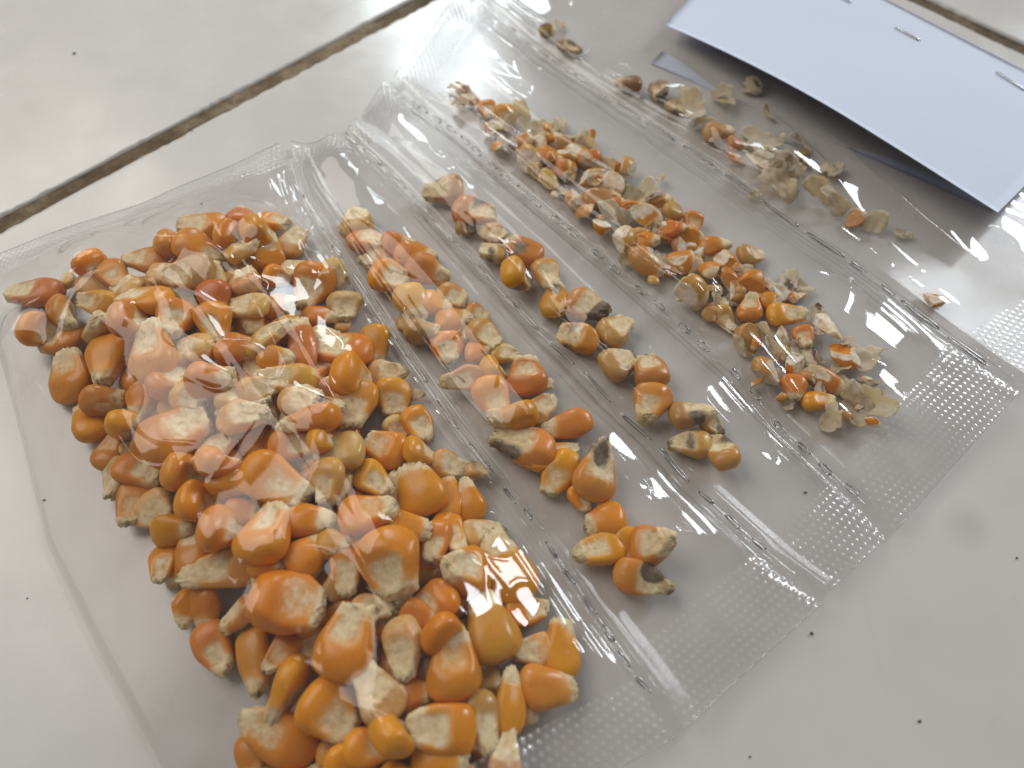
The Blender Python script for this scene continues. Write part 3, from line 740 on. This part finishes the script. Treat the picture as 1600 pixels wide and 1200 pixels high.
        ax_ = (SEAM[i][-1] - SEAM[i][0]) + (SEAM[i + 1][-1] - SEAM[i + 1][0]); ax_ = ax_ / np.linalg.norm(ax_)
        dv = (q - A[0]) @ ax_ + 1.0; du = (q - A[0]) @ np.array([-ax_[1], ax_[0]]) + 1.0
        row = np.floor(dv / pitch); fu = (du / pitch + 0.5 * (row % 2)) % 1 - 0.5; fv = (dv / pitch) % 1 - 0.5
        bumpz = np.clip(1 - (fu ** 2 + fv ** 2) / 0.11, 0, 1) ** 1.0 * 0.00020
        amp = 0.55 + 0.7 * vnoise(du / 0.006, dv / 0.006, 11 + i)
        zz = zz + bumpz * amp + 0.0003 * vnoise(du / 0.005, dv / 0.005, 33 + i)
        sub = np.concatenate([q, zz[..., None]], -1)
        sb = mesh_obj('seal_band', sub.reshape(-1, 3), grid_faces(n_u, n_v), M_SEAL, strip, up=True)
        set_mask(sb.data, np.repeat((np.clip(bumpz / 0.0002, 0, 1) * np.clip(amp, 0, 1.2)).reshape(-1, 1), 3, 1))
        # the cut outer edge of the film
        ed = sub[:, 0 if a == 0.0 else -1][::3]
        ev, ef = [], []
        for e_i, p_ in enumerate(ed):
            for k_ in range(5):
                f_ = 2 * math.pi * k_ / 5
                ev.append((p_[0] + ax_[0] * math.cos(f_) * 0.00010, p_[1] + ax_[1] * math.cos(f_) * 0.00010, p_[2] + math.sin(f_) * 0.00010))
            if e_i:
                for k_ in range(5): ef.append(((e_i - 1) * 5 + k_, (e_i - 1) * 5 + (k_ + 1) % 5, e_i * 5 + (k_ + 1) % 5, e_i * 5 + k_))
        mesh_obj('film_edge', ev, ef, M_EDGE, sb)

# perforated seams with their slits
SLIT = {1: [((458, 281), (475, 309)), ((484, 328), (505, 359)), ((519, 384), (534, 403)), ((550, 428), (578, 466)), ((591, 491), (620, 533)), ((634, 555), (666, 598)), ((681, 622), (716, 670)),
            ((734, 694), (769, 737)), ((787, 762), (806, 787)), ((820, 795), (831, 812)), ((853, 847), (870, 872)), ((881, 889), (898, 912)), ((912, 933), (931, 959)), ((942, 978), (959, 1003)), ((963, 1016), (983, 1042)), ((994, 1059), (1016, 1081))],
        2: [((540, 209), (560, 226)), ((569, 234), (597, 259)), ((606, 269), (634, 294)), ((644, 306), (672, 334)), ((678, 344), (709, 378)), ((716, 384), (750, 419)), ((756, 428), (794, 466)), ((803, 478), (842, 517)), ((856, 533), (896, 569)),
            ((912, 582), (953, 628)), ((969, 647), (1016, 687)), ((1031, 702), (1075, 753)), ((1092, 769), (1115, 788)), ((1134, 805), (1154, 825)), ((1175, 842), (1195, 859))],
        4: [((772, 25), (806, 50)), ((822, 67), (856, 90)), ((861, 95), (900, 119)), ((907, 126), (947, 152)), ((957, 160), (1000, 186)), ((1009, 192), (1055, 221)), ((1067, 229), (1116, 261)), ((1127, 269), (1176, 303)), ((1188, 314), (1246, 355)),
            ((1257, 363), (1319, 403)), ((1327, 410), (1351, 426)), ((1376, 446), (1397, 462)), ((1407, 470), (1466, 515)), ((1481, 527), (1540, 570))]}
oval = [(648, 163), (662, 172), (683, 187), (705, 203), (727, 220), (745, 237), (769, 258), (789, 277), (816, 297), (837, 319), (870, 344), (894, 365), (933, 397), (959, 420), (1001, 455), (1030, 478), (1069, 514), (1098, 541), (1147, 584), (1180, 616), (1216, 666), (1255, 701), (1289, 733), (1330, 766)]
SLIT[3] = []
for k_, (x, y) in enumerate(oval):
    hl = 8 + 6 * k_ / len(oval)
    q = SEAMS_PX[3]; j = min(range(len(q) - 1), key=lambda t: abs((q[t][0] + q[t + 1][0]) / 2 - x))
    dx, dy = q[j + 1][0] - q[j][0], q[j + 1][1] - q[j][1]; n = math.hypot(dx, dy)
    SLIT[3].append(((x - hl * dx / n, y - hl * dy / n), (x + hl * dx / n, y + hl * dy / n)))
for s in (1, 2, 3, 4):
    n = NV * 2
    c = np.stack([np.interp(np.linspace(0, NV - 1, n), np.arange(NV), SEAM[s][:, k]) for k in (0, 1)], 1)
    nr = seam_normals(c)
    off = np.linspace(-HALF, HALF, 15)
    t = off / HALF
    zs = SEAM_Z[s] + 0.00055 * np.exp(-((np.abs(t) - 0.72) / 0.16) ** 2) + 0.00012 * np.cos(t * 9)
    vv = np.linspace(0, 1, n)
    wob = 0.0006 * (vnoise(vv * 9, vv * 0, 200 + s) - 0.5)
    xyz = np.zeros((n, len(off), 3))
    xyz[..., :2] = c[:, None] + nr[:, None] * off[None, :, None]
    endz = np.minimum(1, np.minimum(vv, 1 - vv) / 0.06 + 0.35)
    wav = 0.6 + 0.8 * vnoise(vv[:, None] * 70, (np.sign(t) + 1)[None, :] * 3.7, 230 + s)
    xyz[..., 2] = (SEAM_Z[s] + (zs - SEAM_Z[s])[None] * wav) * endz[:, None] + wob[:, None]
    sm = mesh_obj('perforated_seam', xyz.reshape(-1, 3), grid_faces(n, len(off)), M_SEAM, strip, up=True)
    for (p, q) in SLIT[s]:
        a = at(*p, SEAM_Z[s]); b = at(*q, SEAM_Z[s])
        mid = (a + b) / 2; d = (b - a)[:2]; ln = np.linalg.norm(d) / 2; d /= np.linalg.norm(d); nn = np.array([-d[1], d[0]])
        hw = (0.00042 if s == 3 else 0.00026) * random.uniform(0.8, 1.25)
        if s == 3: ln *= 0.95
        N, K = 28, 6
        ring = []
        for i_ in range(N):
            th = 2 * math.pi * i_ / N
            ex = math.copysign(abs(math.cos(th)) ** (0.55 if s != 3 else 0.9), math.cos(th)); ey = math.sin(th)
            cpt = mid[:2] + d * ex * ln + nn * ey * hw
            out = d * math.cos(th) * 0.4 + nn * math.sin(th); out = out / np.linalg.norm(out)
            rr = 0.00015 * (1 + 0.5 * math.sin(th * 3 + p[0]))
            zz = SEAM_Z[s] + 0.00022 + 0.00016 * ey + 0.0001 * math.sin(th * 2 + p[1])
            for k_ in range(K):
                f = 2 * math.pi * k_ / K
                ring.append((*(cpt + out * math.cos(f) * rr), zz + math.sin(f) * rr))
        F = []
        for i_ in range(N):
            for k_ in range(K):
                F.append((i_ * K + k_, ((i_ + 1) % N) * K + k_, ((i_ + 1) % N) * K + (k_ + 1) % K, i_ * K + (k_ + 1) % K))
        mesh_obj('perforation_slit', ring, F, M_SLIT, sm)

# ------------------------------------------------------------------ folded paper header with staples
def bilerp(c, u, v):
    return (c[0] * (1 - u) + c[1] * u) * (1 - v) + (c[3] * (1 - u) + c[2] * u) * v
paper = bpy.data.objects.new('paper_header', None); COL.objects.link(paper)
tag(paper, 'folded blank white paper header stapled over the edge of the pouch strip', 'paper')
cu_ = [at(1043, 20, 0.0085), at(1560, 331, 0.0095), at(1720, 172, 0.0075), at(1175, -108, 0.0075)]
n = 40
def sheet(name, cs, bend, thick=0.00012, seed=0):
    pts = []
    for iu in range(n):
        for iv in range(n):
            u, v = iu / (n - 1), iv / (n - 1)
            p = bilerp(cs, u, v).copy()
            p[2] += bend(u, v) + 0.0006 * (float(vnoise(np.array(u * 4.0), np.array(v * 3.0), 300 + seed)) - 0.5)
            pts.append(p)
    pts = np.array(pts); lo = pts - np.array([0, 0, thick])
    g_ = grid_faces(n, n); N = n * n
    b = np.array(list(range(0, n)) + [i * n + n - 1 for i in range(1, n)] + [(n - 1) * n + j for j in range(n - 2, -1, -1)] + [i * n for i in range(n - 2, 0, -1)])
    bn = np.roll(b, -1)
    return mesh_obj(name, np.concatenate([pts, lo]), np.concatenate([g_, g_[:, ::-1] + N, np.stack([b, b + N, bn + N, bn], 1)]), M_PAPER, paper)
up_ = sheet('upper_flap', cu_, lambda u, v: -0.0035 * (1 - u) ** 3 * (1 - v) + 0.0012 * math.sin(math.pi * u) * (1 - v), seed=1)
cl_ = [at(1017, 99, 0.0002), at(1552, 330, 0.0002), at(1722, 172, 0.0068), at(1178, -106, 0.0068)]
lo_ = sheet('lower_flap', cl_, lambda u, v: -0.0036 * math.sin(math.pi * v) * 0.9, seed=2)
# the fold joining both flaps along the far edge
fold = []
for iu in range(n):
    u = iu / (n - 1)
    p1 = bilerp(cu_, u, 1.0); p2 = bilerp(cl_, u, 1.0); outd = np.array([*gy, 0]) * 0.0004
    for k_ in range(7):
        f = math.pi * k_ / 6
        p = (p1 + p2) / 2 + (p1 - p2) / 2 * math.cos(f) + outd * math.sin(f)
        fold.append(p)
mesh_obj('fold', fold, grid_faces(n, 7), M_PAPER, paper)
def up_z(x, y):
    # find the paper point seen at this pixel
    best = None
    vs = up_.data.vertices
    for vtx in vs[:n * n] if False else [vs[i] for i in range(n * n)]:
        d = np.array(vtx.co) - CP
        w = np.dot(d, FW); X = 800 + FPX * np.dot(d, RT) / w; Y = 600 - FPX * np.dot(d, UP) / w
        e = (X - x) ** 2 + (Y - y) ** 2
        if best is None or e < best[0]: best = (e, vtx.co[2])
    return best[1]
for (p, q) in (((1310, -8), (1330, 3)), ((1400, 42), (1438, 63)), ((1558, 112), (1603, 142))):
    zz = up_z((p[0] + q[0]) / 2, (p[1] + q[1]) / 2) + 0.00030
    a, b = at(*p, zz), at(*q, zz)
    d = (b - a) / np.linalg.norm(b - a); sd = np.array([-d[1], d[0], 0]); up3 = np.array([0, 0, 1.0])
    path = [a - up3 * 0.0012, a - up3 * 0.0002, a + d * 0.0003, b - d * 0.0003, b - up3 * 0.0002, b - up3 * 0.0012]
    V, F = [], []
    for i_, c in enumerate(path):
        for k_ in range(8):
            f = 2 * math.pi * k_ / 8
            ax = up3 if 1 < i_ < 4 else d
            V.append(c + sd * math.cos(f) * 0.00026 + ax * math.sin(f) * 0.00018)
    for i_ in range(len(path) - 1):
        for k_ in range(8):
            F.append((i_ * 8 + k_, i_ * 8 + (k_ + 1) % 8, (i_ + 1) * 8 + (k_ + 1) % 8, (i_ + 1) * 8 + k_))
    mesh_obj('staple', V, F, M_STEEL, paper)

# ------------------------------------------------------------------ crumbs of dirt on the tiles
CR = [(1268, 990, 6, 'beside the embossed seal'), (1437, 1127, 6, 'on bare tile away from the strip'), (1258, 770, 5, 'under the narrow pouch seal'), (116, 84, 5, 'on the tile beyond the long grout joint'),
      (297, 203, 7, 'touching the long grout joint'), (1172, 1182, 4, 'near the strip corner'), (1588, 872, 4, 'on bare tile below the scrap pouch'), (69, 782, 5, 'beside the wide pouch margin'), (43, 935, 3, 'on bare tile left of the wide pouch'), (315, 319, 3, 'beside the wide pouch top seal')]
for x, y, s, where in CR:
    seed_i += 1
    m = mm_px(x, y)
    V, F, mk = fragment_geo(s * m * 0.95, s * m * 0.75, s * m * 0.5, seed_i, 0.0)
    o = mesh_obj('dirt_crumb', V, F, M_DIRT)
    p = at(x, y, 0.0); o.location = (p[0], p[1], -V[:, 2].min())
    tag(o, 'tiny dark dirt crumb ' + where, 'crumb', 'dirt crumbs on the tiles')

# ------------------------------------------------------------------ names and labels of the corn
POUCH = {1: 'wide full pouch', 2: 'pouch of mixed whole kernels', 3: 'sparse pouch of mouldy kernels', 4: 'pouch of broken corn', 5: 'scrap pouch beside the paper'}
GROUP = {1: 'kernels heaped in the wide pouch', 2: 'kernels lined up in the second pouch', 3: 'mouldy kernels in the third pouch', 4: 'broken corn in the fourth pouch', 5: 'husk scraps in the pouch by the paper'}
def where(it):
    p = np.mean(it['V'], axis=0)[:2]; i = it['pouch'] - 1
    dA = np.linalg.norm(SEAM[i] - p, axis=1); dB = np.linalg.norm(SEAM[i + 1] - p, axis=1)
    v = (dA.argmin() + dB.argmin()) / 2 / NV; u = dA.min() / (dA.min() + dB.min())
    return u, v
def tipdir(a):
    a = a % 360
    return 'bare tile' if a < 100 else 'open margin' if a < 210 else 'grout joint' if a < 290 else 'paper'
PN = {1: 'wide pouch', 2: 'second pouch', 3: 'sparse pouch', 4: 'broken-corn pouch', 5: 'scrap pouch'}
def short(it):
    c = CNAME[it['col']]
    if it['name'] == 'husk_flake': return c + ' husk'
    if it['name'] == 'corn_fragment': return c + ' chip'
    return {'g': c + ' germ-up kernel', 'm': 'mouldy kernel', 'p': 'chaffy kernel'}.get(it['pose'], c + ' kernel')
CEN = np.array([np.mean(it['V'], axis=0) for it in ITEMS])
for n_, it in enumerate(ITEMS):
    u, v = where(it)
    size = 'large' if it['big'] > 0.0098 else 'small' if it['big'] < 0.0062 else 'medium'
    col = CNAME[it['col']]
    z5 = ['grout-side end', 'grout-side half', 'middle', 'bare-tile half', 'bare-tile end'][min(4, int(max(0, v) * 5))]
    pose = it['pose']
    if it['name'] == 'husk_flake': look = f'{size} curled {col} husk flake'
    elif it['name'] == 'corn_fragment': look = f'{size} broken {col} corn piece'
    else:
        look = {'g': f'{size} {col} germ-up kernel', 'o': f'{size} smooth {col} kernel', 's': f'{size} {col} kernel on edge', 'e': f'{size} {col} kernel crown up',
                't': f'{size} {col} kernel tip up', 'p': f'{size} chaffy {col} kernel', 'm': f'{size} mouldy cracked {col} kernel', 'k': f'{size} {col} kernel'}[pose]
    if it['hidden'] and it['pouch'] == 1: look = f'half-buried {col} kernel'
    if it['hidden'] and it['pouch'] == 4: look = look.replace('small', 'tiny')
    d = np.linalg.norm(CEN - CEN[n_], axis=1); d[n_] = 9
    near = np.argsort(d)[:4]
    side = 'margin side' if u < 0.33 else 'centre' if u < 0.66 else 'paper side'
    opts = []
    if it['name'] == 'corn_kernel' and pose not in 'et' and not it['hidden']: opts.append('tip toward ' + tipdir(it['ang']))
    opts += ['beside ' + short(ITEMS[q]) for q in near]
    opts += ['between ' + short(ITEMS[near[0]]) + ' and ' + short(ITEMS[near[1]])]
    it['base'] = f"{look}, {z5} of {PN[it['pouch']]}"
    it['opts'] = [side] + [side + ', ' + o for o in opts] + opts
    it['label'] = it['base']
from collections import Counter
for step in range(12):
    cnt = Counter(it['label'] for it in ITEMS)
    dup = [it for it in ITEMS if cnt[it['label']] > 1]
    if not dup: break
    for it in dup:
        if step < len(it['opts']):
            l = it['base'] + ', ' + it['opts'][step]
            if len(l.split()) <= 16: it['label'] = l
for it in ITEMS:
    tag(it['o'], it['label'], {'corn_kernel': 'corn kernel', 'corn_fragment': 'corn piece', 'husk_flake': 'husk'}[it['name']], GROUP[it['pouch']])
